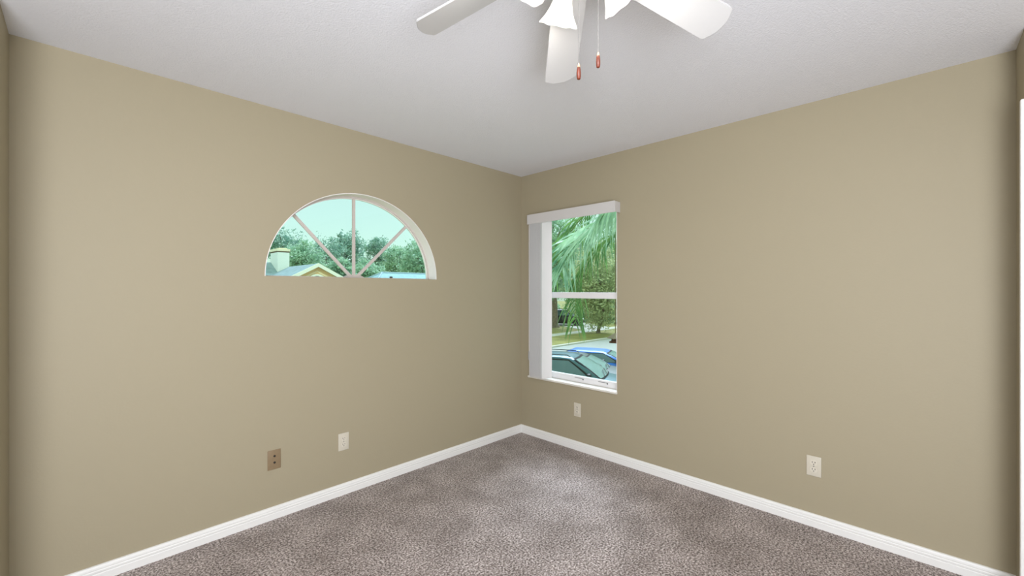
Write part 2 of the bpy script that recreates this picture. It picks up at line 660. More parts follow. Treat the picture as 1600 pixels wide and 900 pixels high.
VY0, VY1, VZ0, VZ1, VX = -1.062, -0.152, 1.958, 2.045, -0.085
bm = bmesh.new()
box(bm, VX, VX + 0.008, VY0, VY1, VZ0, VZ1, bevel=0.002)
box(bm, VX + 0.008, -0.002, VY0, VY0 + 0.006, VZ0 + 0.004, VZ1 - 0.002, bevel=0.001)
box(bm, VX + 0.008, -0.002, VY1 - 0.006, VY1, VZ0 + 0.004, VZ1 - 0.002, bevel=0.001)
box(bm, VX + 0.008, -0.002, VY0 + 0.006, VY1 - 0.006, VZ1 - 0.008, VZ1 - 0.002)
kid(obj('valance', bm, M_VALANCE), bl)
kid(obj('head_rail', nb(-0.058, -0.028, VY0 + 0.02, VY1 - 0.02, 1.992, 2.030, bevel=0.003), M_VINYL), bl)


def slat(yc, ang, w=0.089, z0=0.566, z1=1.972, xc=-0.040):
    b = bmesh.new()
    n = 8
    ux, uy = math.cos(ang), math.sin(ang)
    fr, bk = [], []
    for i in range(n + 1):
        t = (i / n - 0.5)
        c = 0.006 * (1 - 4 * t * t)
        for lst, off in ((fr, 0.0), (bk, 0.0014)):
            lst.append((xc + w * t * ux - (c + off) * uy, yc + w * t * uy + (c + off) * ux))
    loop = fr + bk[::-1]
    prism(b, [(x, y, z0) for x, y in loop], (0, 0, z1 - z0))
    return obj('slat', b, M_BLIND, None, smooth=True, angle=30)


for i in range(9):
    kid(slat(-0.188 - i * 0.0165, math.radians(-4)), bl)
kid(slat(-0.352, math.radians(-30), w=0.094), bl)
bm = bmesh.new()
tube(bm, [(-0.078, -0.168, 1.98), (-0.078, -0.168, 0.80)], 0.0016, 6)
cdm = kid(obj('pull_cord', bm, M_BLIND), bl)
bm = lathe(bmesh.new(), [(0.002, 0.0), (0.006, 0.004), (0.0065, 0.07), (0.004, 0.082), (0.002, 0.085)], 12, Matrix.Translation((-0.078, -0.168, 0.715)))
wgt = obj('cord_weight', bm, mat('grey_weight_plastic', srgb(165, 163, 160), 0.4), None, smooth=True)
wgt.parent = cdm


# ------------------------------------------------------------------ wall plates
def plate_mesh(w=0.070, h=0.1145, t=0.006):
    b = bmesh.new()
    vs0 = [(-w / 2, 0, -h / 2), (w / 2, 0, -h / 2), (w / 2, 0, h / 2), (-w / 2, 0, h / 2)]
    box(b, -w / 2, w / 2, -t, 0, -h / 2, h / 2, bevel=0.0025, seg=3)
    return b


def outlet(loc, rz, label, src=None):
    """duplex receptacle facing local -Y"""
    root = empty('wall_outlet', loc, rz, label, 'outlet', 'duplex outlets low on the walls')
    obj('cover_plate', plate_mesh(), M_IVORY, root, smooth=True, angle=50)
    for s in (1, -1):
        b = bmesh.new()
        zc = s * 0.0195
        pts = []
        for i in range(28):                              # round face with flattened top and bottom
            a = 2 * PI * i / 28
            pts.append((0.0172 * math.cos(a), -0.0055, zc + max(-0.0142, min(0.0142, 0.0172 * math.sin(a)))))
        prism(b, pts, (0, -0.003, 0))
        rc = obj('receptacle', b, M_IVORY2, root)
        b = bmesh.new()
        box(b, -0.0078, -0.0050, -0.0089, -0.0080, zc - 0.0005, zc + 0.0085)
        box(b, 0.0050, 0.0078, -0.0089, -0.0080, zc + 0.0005, zc + 0.0080)
        lathe(b, [(0.0027, 0), (0.0027, 0.0009)], 12, Matrix.Translation((0, -0.0080, zc - 0.0072)) @ Matrix.Rotation(PI / 2, 4, 'X'))
        obj('slots', b, M_DARK, rc)
    b = lathe(bmesh.new(), [(0.0032, 0), (0.0032, 0.001), (0.002, 0.0018)], 12, Matrix.Translation((0, -0.0055, 0)) @ Matrix.Rotation(PI / 2, 4, 'X'))
    obj('screw', b, M_STEEL, root)
    return root


outlet((-1.728, 0, 0.3505), 0, 'ivory duplex outlet on the left wall, beside the tan jack plate')
outlet((0, -0.656, 0.3405), -PI / 2, 'small ivory duplex outlet on the right wall directly below the tall window')
outlet((0, -2.306, 0.3465), -PI / 2, 'ivory duplex outlet alone low on the bare right wall, far from the window')

jp = empty('jack_plate', (-2.146, 0, 0.351), 0, 'tan wall plate with two dark round jacks on the left wall', 'wall plate')
obj('cover_plate', plate_mesh(0.0715, 0.1145, 0.006), M_TAN, jp, smooth=True, angle=50)
for zc in (0.0215, -0.0165):
    b = lathe(bmesh.new(), [(0.0062, 0), (0.0062, 0.003), (0.0045, 0.0035), (0.0045, 0.006), (0.003, 0.0062)], 16,
              Matrix.Translation((0.001, -0.0055, zc)) @ Matrix.Rotation(PI / 2, 4, 'X'))
    obj('jack', b, M_DARK, jp, smooth=True)
for zc in (0.042, -0.042):
    b = lathe(bmesh.new(), [(0.003, 0), (0.003, 0.0008), (0.002, 0.0014)], 12, Matrix.Translation((0, -0.0055, zc)) @ Matrix.Rotation(PI / 2, 4, 'X'))
    obj('screw', b, M_TAN, jp)

# ------------------------------------------------------------------ ceiling fan
K = 1.05
fc = CAM + RT * (0.173 * K) + FW * (1.133 * K)
FZ = CAM.z + 0.934 * K                 # height of the blade cone's tip
SLOPE, FTH, FR, PITCH = 0.293, 1.550, 0.5 * K, 0.225
fan = empty('ceiling_fan', (fc.x, fc.y, H_CEIL), YAW - PI / 2, 'white five-blade ceiling fan with frosted lamp shades and two pull chains', 'ceiling fan')
# inside the fan: local X = RT, local Y = FW, Z measured from the ceiling
dz = -H_CEIL
obj('canopy', lathe(bmesh.new(), [(0.070, -0.0005), (0.078, -0.004), (0.078, -0.02), (0.066, -0.034)], 40), M_FAN, fan, smooth=True)
obj('motor_housing', lathe(bmesh.new(), [(0.060, -0.030), (0.098, -0.036), (0.112, -0.050), (0.114, -0.095), (0.104, -0.112), (0.075, -0.122), (0.060, -0.124)], 48), M_FAN, fan, smooth=True)
obj('switch_housing', lathe(bmesh.new(), [(0.052, -0.120), (0.060, -0.126), (0.060, -0.165), (0.054, -0.182), (0.030, -0.190), (0.014, -0.192)], 40), M_FAN, fan, smooth=True)


def blade_bm():
    b = bmesh.new()
    r0, r1 = 0.135 * K, FR
    W0, W1 = 0.0545 * K, 0.0605 * K
    out = []

    def wd(r): return W0 + (W1 - W0) * (r - r0) / (r1 - r0)
    # root with rounded corners, tip with wide rounded chamfers
    L = [(r0, -0.55), (r0 + 0.004, -0.8), (r0 + 0.014, -0.95), (r0 + 0.03, -1.0)]
    for t in np.linspace(0.1, 0.9, 8): L.append((r0 + (r1 - r0) * t * 0.93 + 0.01, -1.0))
    L += [(r1 - 0.032, -1.0), (r1 - 0.023, -0.985), (r1 - 0.017, -0.93), (r1 - 0.006, -0.55), (r1 - 0.001, -0.32), (r1, -0.12)]
    pts = [(r, s * wd(r)) for r, s in L]
    poly = pts + [(r, -s) for r, s in pts[::-1]]
    T = 0.006
    prism(b, [(r, s, -T / 2) for r, s in poly], (0, 0, T))
    bmesh.ops.bevel(b, geom=[e for e in b.edges if abs(e.verts[0].co.z - e.verts[1].co.z) < 1e-6], offset=0.0018, segments=2, affect='EDGES')
    return b


bme = None
for k in range(5):
    th = FTH + k * 2 * PI / 5
    # tilt: down along the arm (slope), then pitch so that the counter-clockwise edge is lower
    R = Matrix.Rotation(th, 4, 'Z') @ Matrix.Rotation(math.atan(SLOPE), 4, 'Y') @ Matrix.Rotation(-PITCH, 4, 'X')
    Mx = Matrix.Translation((0, 0, FZ + dz)) @ R
    if bme is None:
        bo = obj('fan_blade', blade_bm(), M_FAN, fan)
        bme = bo.data
    else:
        bo = bpy.data.objects.new('fan_blade', bme)
        COL.objects.link(bo)
        bo.parent = fan
    bo.matrix_local = Mx
    b = bmesh.new()
    box(b, 0.060, 0.105, -0.014, 0.014, 0.004, 0.010, bevel=0.002)
    box(b, 0.100, 0.205, -0.030, 0.030, 0.0035, 0.0075, bevel=0.002)
    for sx, sy in ((0.16, 0.018), (0.16, -0.018), (0.192, 0)):
        lathe(b, [(0.005, -0.0065), (0.005, -0.004)], 10, Matrix.Translation((sx, sy, 0)))
    bi = obj('blade_iron', b, M_FAN, bo)


def shade_prof():
    return [(0.021, 0.0), (0.024, 0.006), (0.026, 0.018), (0.030, 0.034), (0.037, 0.054), (0.046, 0.072), (0.057, 0.088), (0.062, 0.094)]


def shade_bm():
    b = bmesh.new()
    n = 56
    prof = shade_prof()
    rings = []
    seq = [(r, z, 0) for r, z in prof] + [(r - 0.0028, z + (0.0003 if i == len(prof) - 1 else 0), 1) for i, (r, z) in list(enumerate(prof))[::-1]]
    zmax = prof[-1][1]
    for r, z, inner in seq:
        wv = (z / zmax) ** 3
        rings.append([b.verts.new(((r + 0.0010 * wv * math.cos(8 * a)) * math.cos(a), (r + 0.0010 * wv * math.cos(8 * a)) * math.sin(a),
                                   -(z + 0.0012 * wv * math.cos(8 * a)))) for a in [2 * PI * j / n for j in range(n)]])
    for p, q in zip(rings, rings[1:]):
        for j in range(n):
            b.faces.new((p[j], p[(j + 1) % n], q[(j + 1) % n], q[j]))
    bmesh.ops.recalc_face_normals(b, faces=b.faces)
    return b


SH_AZ0, SH_TILT = math.radians(104), math.radians(38)
for k in range(4):
    az = SH_AZ0 + k * PI / 2
    ux, uy = math.cos(az), math.sin(az)
    hub = Vector((0.045 * ux, 0.045 * uy, -0.150))
    top = Vector((0.088 * ux, 0.088 * uy, -0.170))
    R = Matrix.Rotation(az, 4, 'Z') @ Matrix.Rotation(-SH_TILT, 4, 'Y')
    b = bmesh.new()
    tube(b, [hub, (hub + top) / 2 + Vector((0, 0, 0.004)), top], 0.008, 12)
    lathe(b, [(0.010, 0.014), (0.022, 0.010), (0.025, -0.002), (0.025, -0.014)], 28, Matrix.Translation(top) @ R)
    arm = obj('lamp_arm', b, M_FAN, fan, smooth=True)
    s = obj('lamp_shade', shade_bm(), M_SHADE, fan, smooth=True)
    s.matrix_local = Matrix.Translation(top) @ R
    b = lathe(bmesh.new(), [(0.012, -0.012), (0.014, -0.028), (0.020, -0.044), (0.022, -0.056), (0.016, -0.068), (0.006, -0.074)], 20)
    bu = obj('bulb', b, M_BULB, s, smooth=True)
    ld = bpy.data.lights.new('bulb_light', 'POINT')
    ld.energy = BULB_POWER
    ld.color = (1.0, 0.97, 0.93)
    ld.shadow_soft_size = 0.03
    lo_ = bpy.data.objects.new('bulb_light', ld)
    COL.objects.link(lo_)
    lo_.parent = s
    lo_.location = (0, 0, -0.088)
    ad = bpy.data.lights.new('shade_mouth_light', 'AREA')   # what leaves the open mouth of the shade
    ad.shape = 'DISK'
    ad.size = 0.095
    ad.energy = SHADE_POWER
    ad.color = (1.0, 0.97, 0.93)
    ao = bpy.data.objects.new('shade_mouth_light', ad)
    COL.objects.link(ao)
    ao.parent = s
    ao.location = (0, 0, -0.082)


def pull_chain(px, py_tip, depth):
    tip = at(px, py_tip, depth)
    d = tip - fc
    lx, ly, lz = d.dot(RT), d.dot(FW), tip.z - H_CEIL
    b = bmesh.new()
    ztop = -0.160
    tube(b, [(lx * 0.7, ly * 0.7, ztop), (lx * 0.93, ly * 0.93, ztop - 0.004), (lx, ly, ztop - 0.018), (lx, ly, lz + 0.040)], 0.0008, 6)
    z = ztop - 0.02
    while z > lz + 0.044:                                # beads
        lathe(b, [(0.0003, z - 0.0012), (0.0013, z), (0.0003, z + 0.0012)], 6, Matrix.Translation((lx, ly, 0)))
        z -= 0.0042
    ch = obj('pull_chain', b, M_CHAIN, fan)
    b = lathe(bmesh.new(), [(0.0025, 0.0), (0.0046, 0.0015), (0.0058, 0.008), (0.0060, 0.018), (0.0052, 0.028), (0.0042, 0.033)], 20, Matrix.Translation((lx, ly, lz)))
    pd = obj('pendant', b, M_PENDANT, ch, smooth=True)
    b = lathe(bmesh.new(), [(0.0043, 0.0328), (0.0034, 0.038), (0.0018, 0.042), (0.001, 0.044)], 16, Matrix.Translation((lx, ly, lz)))
    obj('pendant_cap', b, M_BRASS, ch, smooth=True)


pull_chain(904.3, 124.5, 1.14)
pull_chain(934.6, 106.0, 1.17)

# ================================================================== outdoors
G = -2.45                                            # the street is a storey below this room
M_GRASS = mat('dry_lawn_grass', srgb(128, 124, 66), rough=0.95, vary=0.22, vscale=0.9, bump=0.5, bscale=30)
M_CONC = mat('pale_concrete', srgb(172, 170, 158), rough=0.9, vary=0.06, vscale=0.6)
M_STREET = mat('pale_grey_asphalt', srgb(146, 149, 144), rough=0.9, vary=0.06, vscale=0.4)


def slab(name, x0, x1, y0, y1, h, m):
    return struct(name, nb(x0, x1, y0, y1, G - 0.1, G + h), m)


slab('lawn', -70, 110, 0.6, 110, 0.0, M_GRASS)
slab('driveway', 4.6, 16.4, 1.5, 9.6, 0.012, M_CONC)
slab('street', -70, 110, 9.6, 14.65, 0.015, M_STREET)
slab('curb', -70, 110, 14.65, 14.95, 0.10, M_CONC)
slab('sidewalk', -70, 110, 18.9, 20.1, 0.02, M_CONC)
bm = bmesh.new()
prism(bm, [(30.0, 20.1, G + .02), (34.5, 20.1, G + .02), (40.5, 30, G + .02), (33.6, 27.2, G + .02)], (0, 0, 0.015))
struct('neighbour_driveway', bm, M_CONC)
# outside of this house: unseen roof with deep overhang added to block the sun
bm = bmesh.new()
prism(bm, [(XB - TH - 2.6, YB - TH - 2.6, 2.60), (TH + 0.04, YB - TH - 2.6, 2.60), (TH + 0.04, TH + 0.35, 2.60), (XB - TH - 2.6, TH + 0.35, 2.60)], (0, 0, 0.2))
struct('roof', bm, mat('grey_roof_shingle', srgb(120, 118, 112), rough=0.9, vary=0.1))


# ---- neighbouring houses
M_SHINGLE = mat('blue_grey_shingle', srgb(128, 146, 150), rough=0.9, vary=0.14, vscale=2.5, bump=0.4, bscale=20)
M_SHINGLE2 = mat('slate_blue_shingle', srgb(132, 164, 172), rough=0.9, vary=0.10, vscale=2.5, bump=0.4, bscale=20)
M_PEACH = mat('peach_stucco', srgb(244, 206, 158), rough=0.85, bump=0.2, bscale=30)
M_WHITE_OUT = mat('white_outdoor_trim', srgb(240, 238, 230), rough=0.6)
M_SIDING = siding_mat('white_lap_siding', srgb(240, 240, 234))
M_CAP = mat('cream_chimney_cap', srgb(240, 226, 196), rough=0.6)
M_DKGLASS = mat('dark_window_glass', srgb(60, 76, 84), rough=0.1, spec=0.8)

hs = empty('neighbour_house', (7.28, 24, G), label='peach neighbour house with white gable trim and a chimney, left in the half-round window', cat='house')
RX, RZ_, SL = 7.28, 2.99, 0.527
HWD = 4.0


def hkid(name, bm, m, parent=hs):
    return kid(obj(name, bm, m), parent)


bm = bmesh.new()
prism(bm, [(RX - HWD + .35, 24.30, G), (RX + HWD - .35, 24.30, G), (RX + HWD - .35, 24.30, RZ_ - SL * (HWD - .35) - .16), (RX, 24.30, RZ_ - .16), (RX - HWD + .35, 24.30, RZ_ - SL * (HWD - .35) - .16)], (0, 11.5, 0))
hkid('gable_wall', bm, M_PEACH)
bm = bmesh.new()
for sgn in (-1, 1):
    prism(bm, [(RX, 24.06, RZ_), (RX + sgn * HWD, 24.06, RZ_ - SL * HWD), (RX + sgn * HWD, 24.06, RZ_ - SL * HWD - .10), (RX, 24.06, RZ_ - .10)], (0, 12.2, 0))
hkid('gable_roof', bm, M_SHINGLE)
bm = bmesh.new()
for sgn in (-1, 1):
    prism(bm, [(RX, 24.0, RZ_ + .02), (RX + sgn * HWD, 24.0, RZ_ - SL * HWD + .02), (RX + sgn * HWD, 24.0, RZ_ - SL * HWD - .21), (RX, 24.0, RZ_ - .21)], (0, 0.06, 0))
hkid('rake_board', bm, M_WHITE_OUT)
bm = bmesh.new()
for sgn in (-1, 1):
    prism(bm, [(RX, 24.26, RZ_ - .42), (RX + sgn * 3.4, 24.26, RZ_ - .42 - SL * 3.4), (RX + sgn * 3.4, 24.26, RZ_ - .54 - SL * 3.4), (RX, 24.26, RZ_ - .54)], (0, 0.05, 0))
tag(hkid('frieze_board', bm, mat('cream_frieze_trim', srgb(238, 214, 176), 0.7)), 'cream trim under the gable')
bm = ell_ring(bmesh.new(), 0.62, 0.62, 0.50, 0.50, 24.23, 24.31, RX, 1.72, 32)
box(bm, RX - .62, RX + .62, 24.23, 24.31, 1.62, 1.72)
aw = hkid('arch_window', bm, M_WHITE_OUT)
bm = bmesh.new()
prism(bm, [(x, 24.27, z) for x, z in arch(32, .51, .51, RX, 1.72)], (0, 0.03, 0))
awp = obj('pane', bm, M_DKGLASS)
awp.parent = aw
# long main body to the west, its roof rising away from the street
YE, YR, BZE, BZR = 24.5, 30.8, 0.18, 3.33
bm = bmesh.new()
prism(bm, [(-9, YE + .4, G), (-9, YE + .4, BZE), (-9, YR, BZR - .15), (-9, 2 * YR - YE - .4, BZE), (-9, 2 * YR - YE - .4, G)], (15.9, 0, 0))
hkid('main_wall', bm, M_PEACH)
bm = bmesh.new()
for sgn in (-1, 1):
    prism(bm, [(-9.4, YR, BZR), (-9.4, YR + sgn * (YR - YE), BZE), (-9.4, YR + sgn * (YR - YE), BZE - .12), (-9.4, YR, BZR - .12)], (16.4, 0, 0))
hkid('main_roof', bm, M_SHINGLE)
CX0, CX1, CY0, CY1 = 6.53, 7.29, 29.3, 30.85
ch = hkid('chimney', nb(CX0, CX1, CY0, CY1, 1.8, 4.06), M_SIDING)
b = bmesh.new()
box(b, CX0 - .05, CX1 + .05, CY0 - .05, CY1 + .05, 4.06, 4.23)
box(b, CX0 + .10, CX1 - .10, CY0 + .10, CY1 - .10, 4.23, 4.28)
cp = obj('chimney_cap', b, M_CAP)
cp.parent = ch
b = bmesh.new()
box(b, CX0 - .012, CX1 + .012, CY0 - .012, CY1 + .012, 3.98, 4.06)
cv = obj('chimney_vent', b, mat('rusty_vent_gap', srgb(104, 82, 60), 0.8))
cv.parent = ch

h2 = empty('neighbour_house', (23, 38, G), label='house with a low slate-blue hip roof, right in the half-round window', cat='house')
bm = bmesh.new()
box(bm, 15.4, 33.5, 33.5, 42.5, G, 0.62)
hkid('house_wall', bm, mat('pale_stucco', srgb(214, 206, 188), 0.85, bump=0.2, bscale=30), h2)
bm = bmesh.new()
rv = [bm.verts.new(p) for p in ((14.9, 33, .6), (34, 33, .6), (34, 43, .6), (14.9, 43, .6), (19.1, 38, 3.17), (29, 38, 3.17))]
for q in ((0, 1, 5, 4), (1, 2, 5), (2, 3, 4, 5), (3, 0, 4), (3, 2, 1, 0)): bm.faces.new([rv[i] for i in q])
hkid('hip_roof', bm, M_SHINGLE2, h2)
bm = bmesh.new()
for a, b_ in (((14.9, 33), (34, 33)), ((34, 33), (34, 43)), ((34, 43), (14.9, 43)), ((14.9, 43), (14.9, 33))):
    box(bm, min(a[0], b_[0]) - .03, max(a[0], b_[0]) + .03, min(a[1], b_[1]) - .03, max(a[1], b_[1]) + .03, .46, .6)
hkid('fascia', bm, M_WHITE_OUT, h2)
bm = bmesh.new()
tube(bm, [(19.1, 38, 3.17), (29, 38, 3.17)], 0.09, 6)
for c in ((14.9, 33, .6), (14.9, 43, .6)): tube(bm, [c, (19.1, 38, 3.18)], 0.09, 6)
tag(hkid('ridge_caps', bm, mat('pale_ridge_cap', srgb(150, 172, 184), 0.9), h2), 'paler ridge caps')
hkid('roof_vent', lathe(bmesh.new(), [(0.10, 0), (0.10, 0.22), (0.17, 0.24), (0.16, 0.34), (0.05, 0.38)], 12, Matrix.Translation((19.3, 36.5, 2.36))), M_DARK, h2)


# ---- trees
def foliage(cx, cy, cz, rx, ry, rz, ncl, per, spread, leaf, seed, hollow=0.35, flat=0.0):
    rg = np.random.default_rng(seed)
    d = rg.normal(size=(ncl, 3))
    d /= np.linalg.norm(d, axis=1)[:, None]
    rad = (hollow + (1 - hollow) * rg.random(ncl) ** 0.6)[:, None]
    c = d * rad * np.array([rx, ry, rz]) + np.array([cx, cy, cz])
    c[:, 2] = np.maximum(c[:, 2], cz - rz * (1 - flat))
    sp = spread * (0.6 + 0.8 * rg.random((ncl, 1, 1)))
    p = (c[:, None, :] + rg.normal(size=(ncl, per, 3)) * sp * np.array([1, 1, .7])).reshape(-1, 3)
    n = len(p)
    a = rg.normal(size=(n, 3)); a /= np.linalg.norm(a, axis=1)[:, None]
    t = rg.normal(size=(n, 3)); b = np.cross(a, t); b /= np.linalg.norm(b, axis=1)[:, None]
    s = leaf * (0.6 + 0.8 * rg.random((n, 1)))
    v = np.stack([p - a * s, p + b * s * .42, p + a * s, p - b * s * .42], 1).reshape(-1, 3)
    f = np.arange(4 * n).reshape(-1, 4)
    return v, f, c


def mesh_np(name, v, f, m, parent=None):
    me = bpy.data.meshes.new(name)
    nf = len(f)
    me.vertices.add(len(v))
    me.vertices.foreach_set('co', np.asarray(v, np.float32).ravel())
    me.loops.add(nf * 4)
    me.loops.foreach_set('vertex_index', f.ravel().astype(np.int32))
    me.polygons.add(nf)
    me.polygons.foreach_set('loop_start', (np.arange(nf) * 4).astype(np.int32))
    me.update(calc_edges=True)
    me.materials.append(m)
    o = bpy.data.objects.new(name, me)
    COL.objects.link(o)
    if parent: o.parent = parent
    return o


M_BARK = mat('grey_brown_bark', srgb(120, 106, 92), rough=0.95, vary=0.3, vscale=6, bump=0.8, bscale=15)
LEAF = [leaf_mat('oak_leaf_dark', srgb(108, 150, 134), srgb(158, 190, 170), 0.4),
        leaf_mat('oak_leaf_mid', srgb(132, 172, 144), srgb(184, 212, 180), 0.4),
        leaf_mat('pale_mossy_leaf', srgb(150, 164, 118), srgb(200, 206, 160), 0.4)]


def tree(px, depth, top_py, half_px, label, kind=1, low_py=None, dens=1.0, leaf=0.16, seed=1, name='tree', group=None, hollow=0.35, trunk_r=0.22):
    """a tree standing where the photo shows it; crown spans top_py..low_py, half_px wide each side"""
    base = at(px, HORIZON, depth); base.z = G
    top = at(px, top_py, depth).z
    low = at(px, low_py, depth).z if low_py else G + 2.2
    r = half_px / F_PX * depth
    root = empty(name, base, random.Random(seed).uniform(0, 6), label, 'tree', group)
    cz, rz = (top + low) / 2 - G, (top - low) / 2
    ncl = int(150 * dens)
    v, f, c = foliage(0, 0, cz, r, r, rz * 0.97, ncl, 46, 0.12 * r + 0.10, leaf, seed, hollow)
    mesh_np('foliage', v, f, LEAF[kind], root)
    rg = random.Random(seed)
    b = bmesh.new()
    fork = Vector((rg.uniform(-.3, .3), rg.uniform(-.3, .3), max(1.2, cz - rz * 0.75)))
    tube(b, [(0, 0, -0.05), (0.04, 0.02, 0.4), (fork.x * .6, fork.y * .6, fork.z * .6), fork, (fork.x * 1.4, fork.y * 1.4, cz)], [trunk_r * 1.5, trunk_r * 1.1, trunk_r, trunk_r * .85, trunk_r * .5], 10)
    obj('trunk', b, M_BARK, root, smooth=True)
    b = bmesh.new()
    for i in range(0, ncl, 7):                           # boughs out to the leaf clusters
        q = Vector(c[i])
        st = fork.lerp(Vector((fork.x * 1.4, fork.y * 1.4, cz)), rg.random())
        m1 = st.lerp(q, 0.5) + Vector((rg.uniform(-.3, .3), rg.uniform(-.3, .3), rg.uniform(0, .4)))
        tube(b, [st, m1, q], [trunk_r * .32, trunk_r * .2, trunk_r * .06], 5)
    obj('branches', b, M_BARK, root)
    return root


GN = 'trees beyond the neighbour houses'
tree(440, 50, 357, 33, 'open dark tree with sky showing through, behind the chimney', 0, 412, 0.45, 0.15, 11, group=GN, hollow=0.2, trunk_r=0.35)
tree(474, 46, 378, 28, 'green bushy tree above the ridge between chimney and gable', 1, 440, 0.9, 0.15, 12, group=GN)
tree(510, 60, 371, 28, 'dark tree directly behind the peak of the peach gable', 0, 436, 0.6, 0.17, 13, group=GN, hollow=0.25)
tree(543, 66, 359, 26, 'tallest tree, behind the upright bar of the half-round window', 0, 436, 0.7, 0.19, 14, group=GN, hollow=0.2)
tree(587, 77, 363, 23, 'tall tree right of the upright bar of the half-round window', 0, 430, 0.6, 0.19, 15, group=GN, hollow=0.2)
tree(622, 70, 384, 24, 'rounded tree behind the left end of the slate-blue roof', 1, 440, 0.9, 0.19, 16, group=GN)
tree(658, 60, 377, 30, 'broad pale green tree behind the right end of the slate-blue roof', 1, 440, 0.9, 0.19, 17, group=GN)
tree(572, 55, 408, 24, 'low bushy tree below the two tall ones at the foot of the upright bar', 1, 444, 0.8, 0.18, 18, group=GN)
tree(532, 49, 406, 17, 'low bushy tree just right of the peach gable', 1, 446, 0.9, 0.17, 19, group=GN)

GE = 'trees across the street'
tree(864, 43, 330, 40, 'thick-trunked mossy tree at the left edge of the tall window', 1, 478, 1.6, 0.16, 21, group=GE, trunk_r=0.5)
tree(935, 37, 380, 44, 'pale mossy oak across the street, right of the hanging palm leaves', 2, 512, 2.0, 0.13, 22, group=GE, hollow=0.3, trunk_r=0.13)
tree(903, 76, 345, 40, 'tall tree at the back, seen between the palm fronds', 1, 486, 2.0, 0.20, 23, group=GE, trunk_r=0.35)
tree(978, 56, 330, 55, 'tall tree at the back, at the right edge of the tall window', 1, 482, 2.0, 0.20, 24, group=GE, trunk_r=0.35)
for i, (px, d, tp, hp, lb) in enumerate(((905, 50, 478, 20, 'low shrub to the right of the parked dark off-roader'), (952, 49, 476, 22, 'low shrub behind the pale mossy oak'),
                                         (850, 56, 470, 30, 'low shrub behind the thick-trunked tree'), (988, 46, 478, 18, 'low shrub at the right, beyond the window edge'))):
    base = at(px, HORIZON, d); base.z = G
    top = at(px, tp, d).z - G
    sh = empty('shrub', base, 0, lb, 'shrub', 'shrubs across the street')
    v, f, c = foliage(0, 0, top * .45, hp / F_PX * d, hp / F_PX * d * .6, top * .55, 90, 40, 0.32, 0.15, 40 + i)
    v[:, 2] = np.maximum(v[:, 2], 0.01)
    mesh_np('foliage', v, f, LEAF[1], sh)
    b = bmesh.new()
    for k in range(6): tube(b, [(0, 0, 0), tuple(Vector(c[k * 9]) * .6)], [0.05, 0.02], 5)
    obj('stems', b, M_BARK, sh)


# ---- palm just outside the tall window
M_PALM = leaf_mat('palm_leaf', srgb(104, 152, 120), srgb(200, 228, 200), 0.35, 0.35, 3.0)
M_PALM2 = leaf_mat('palm_leaf_deep', srgb(60, 106, 52), srgb(126, 166, 94), 0.35, 0.35, 3.0)
M_RACHIS = mat('palm_midrib', srgb(128, 150, 84), rough=0.5)
crown = at(1034, 318, 6.1)
palm = empty('palm_tree', (crown.x, crown.y, G), 0, 'feathery palm drooping its long green fronds in front of the tall window', 'palm')


def catmull(P, n):
    P = [Vector(p) for p in P]
    P = [P[0] * 2 - P[1]] + P + [P[-1] * 2 - P[-2]]
    out = []
    m = len(P) - 3
    for j in range(n):
        u = j / (n - 1) * m
        i = min(int(u), m - 1)
        t = u - i
        a, b, c, d = P[i:i + 4]
        out.append(0.5 * (2 * b + (c - a) * t + (2 * a - 5 * b + 4 * c - d) * t * t + (3 * b - a - 3 * c + d) * t ** 3))
    return out


REP = 1


def frond(ctrl, n, L, seed, m=None, upfrac=0.5, droop=0.9, w=0.017, start=0.12):
    rg = random.Random(seed)
    pts = catmull(ctrl, n)
    V, Fc = [], []
    for i in range(int(n * start), n):
        p = pts[i]
        t = (pts[min(i + 1, n - 1)] - pts[max(i - 1, 0)]).normalized()
        side0 = t.cross(Vector((0, 0, 1)))
        side0 = side0.normalized() if side0.length > 0.25 else t.cross(FW).normalized()
        up = side0.cross(t).normalized()
        env = min(1.0, 0.55 + 1.2 * (i / n)) * (1.0 if i < n * .85 else 1.0 - 1.6 * (i / n - .85))
        for sg in (-1, 1):
            for rep in range(REP):
                ll = L * env * rg.uniform(0.8, 1.1)
                d = (side0 * sg * rg.uniform(.55, 1.0) + t * rg.uniform(.45, .95) + up * rg.uniform(-.25, .65)).normalized()
                g = droop * rg.uniform(.75, 1.25)
                q0 = p + t * rg.uniform(-.01, .01)
                prev = None
                wd0 = w * rg.uniform(.7, 1.2)
                ns = 6
                pos, vel = q0.copy(), d.copy()
                ang = rg.uniform(0, PI)
                for k in range(ns + 1):
                    u = k / ns
                    wd = wd0 * (0.55 + 1.6 * u) if u < .25 else wd0 * (0.95 * (1 - ((u - .25) / .75) ** 1.7) + .04)
                    perp = vel.cross(Vector((math.cos(ang), math.sin(ang), .3)))
                    perp = perp.normalized() if perp.length > 1e-3 else side0
                    V.append(pos - perp * wd)
                    V.append(pos + perp * wd)
                    if k:
                        b0 = len(V) - 4
                        Fc.append((b0, b0 + 1, b0 + 3, b0 + 2))
                    vel = (vel + Vector((0, 0, -1)) * g / ns * 2.2).normalized()
                    pos = pos + vel * ll / ns
    fo = obj_np('frond', [tuple(v) for v in V], Fc, m or M_PALM)
    kid(fo, palm)
    b = bmesh.new()
    tube(b, pts, [0.026 * (1 - 0.85 * i / (n - 1)) for i in range(n)], 6)
    ra = obj('midrib', b, M_RACHIS, None, smooth=True)
    ra.parent = fo
    return fo


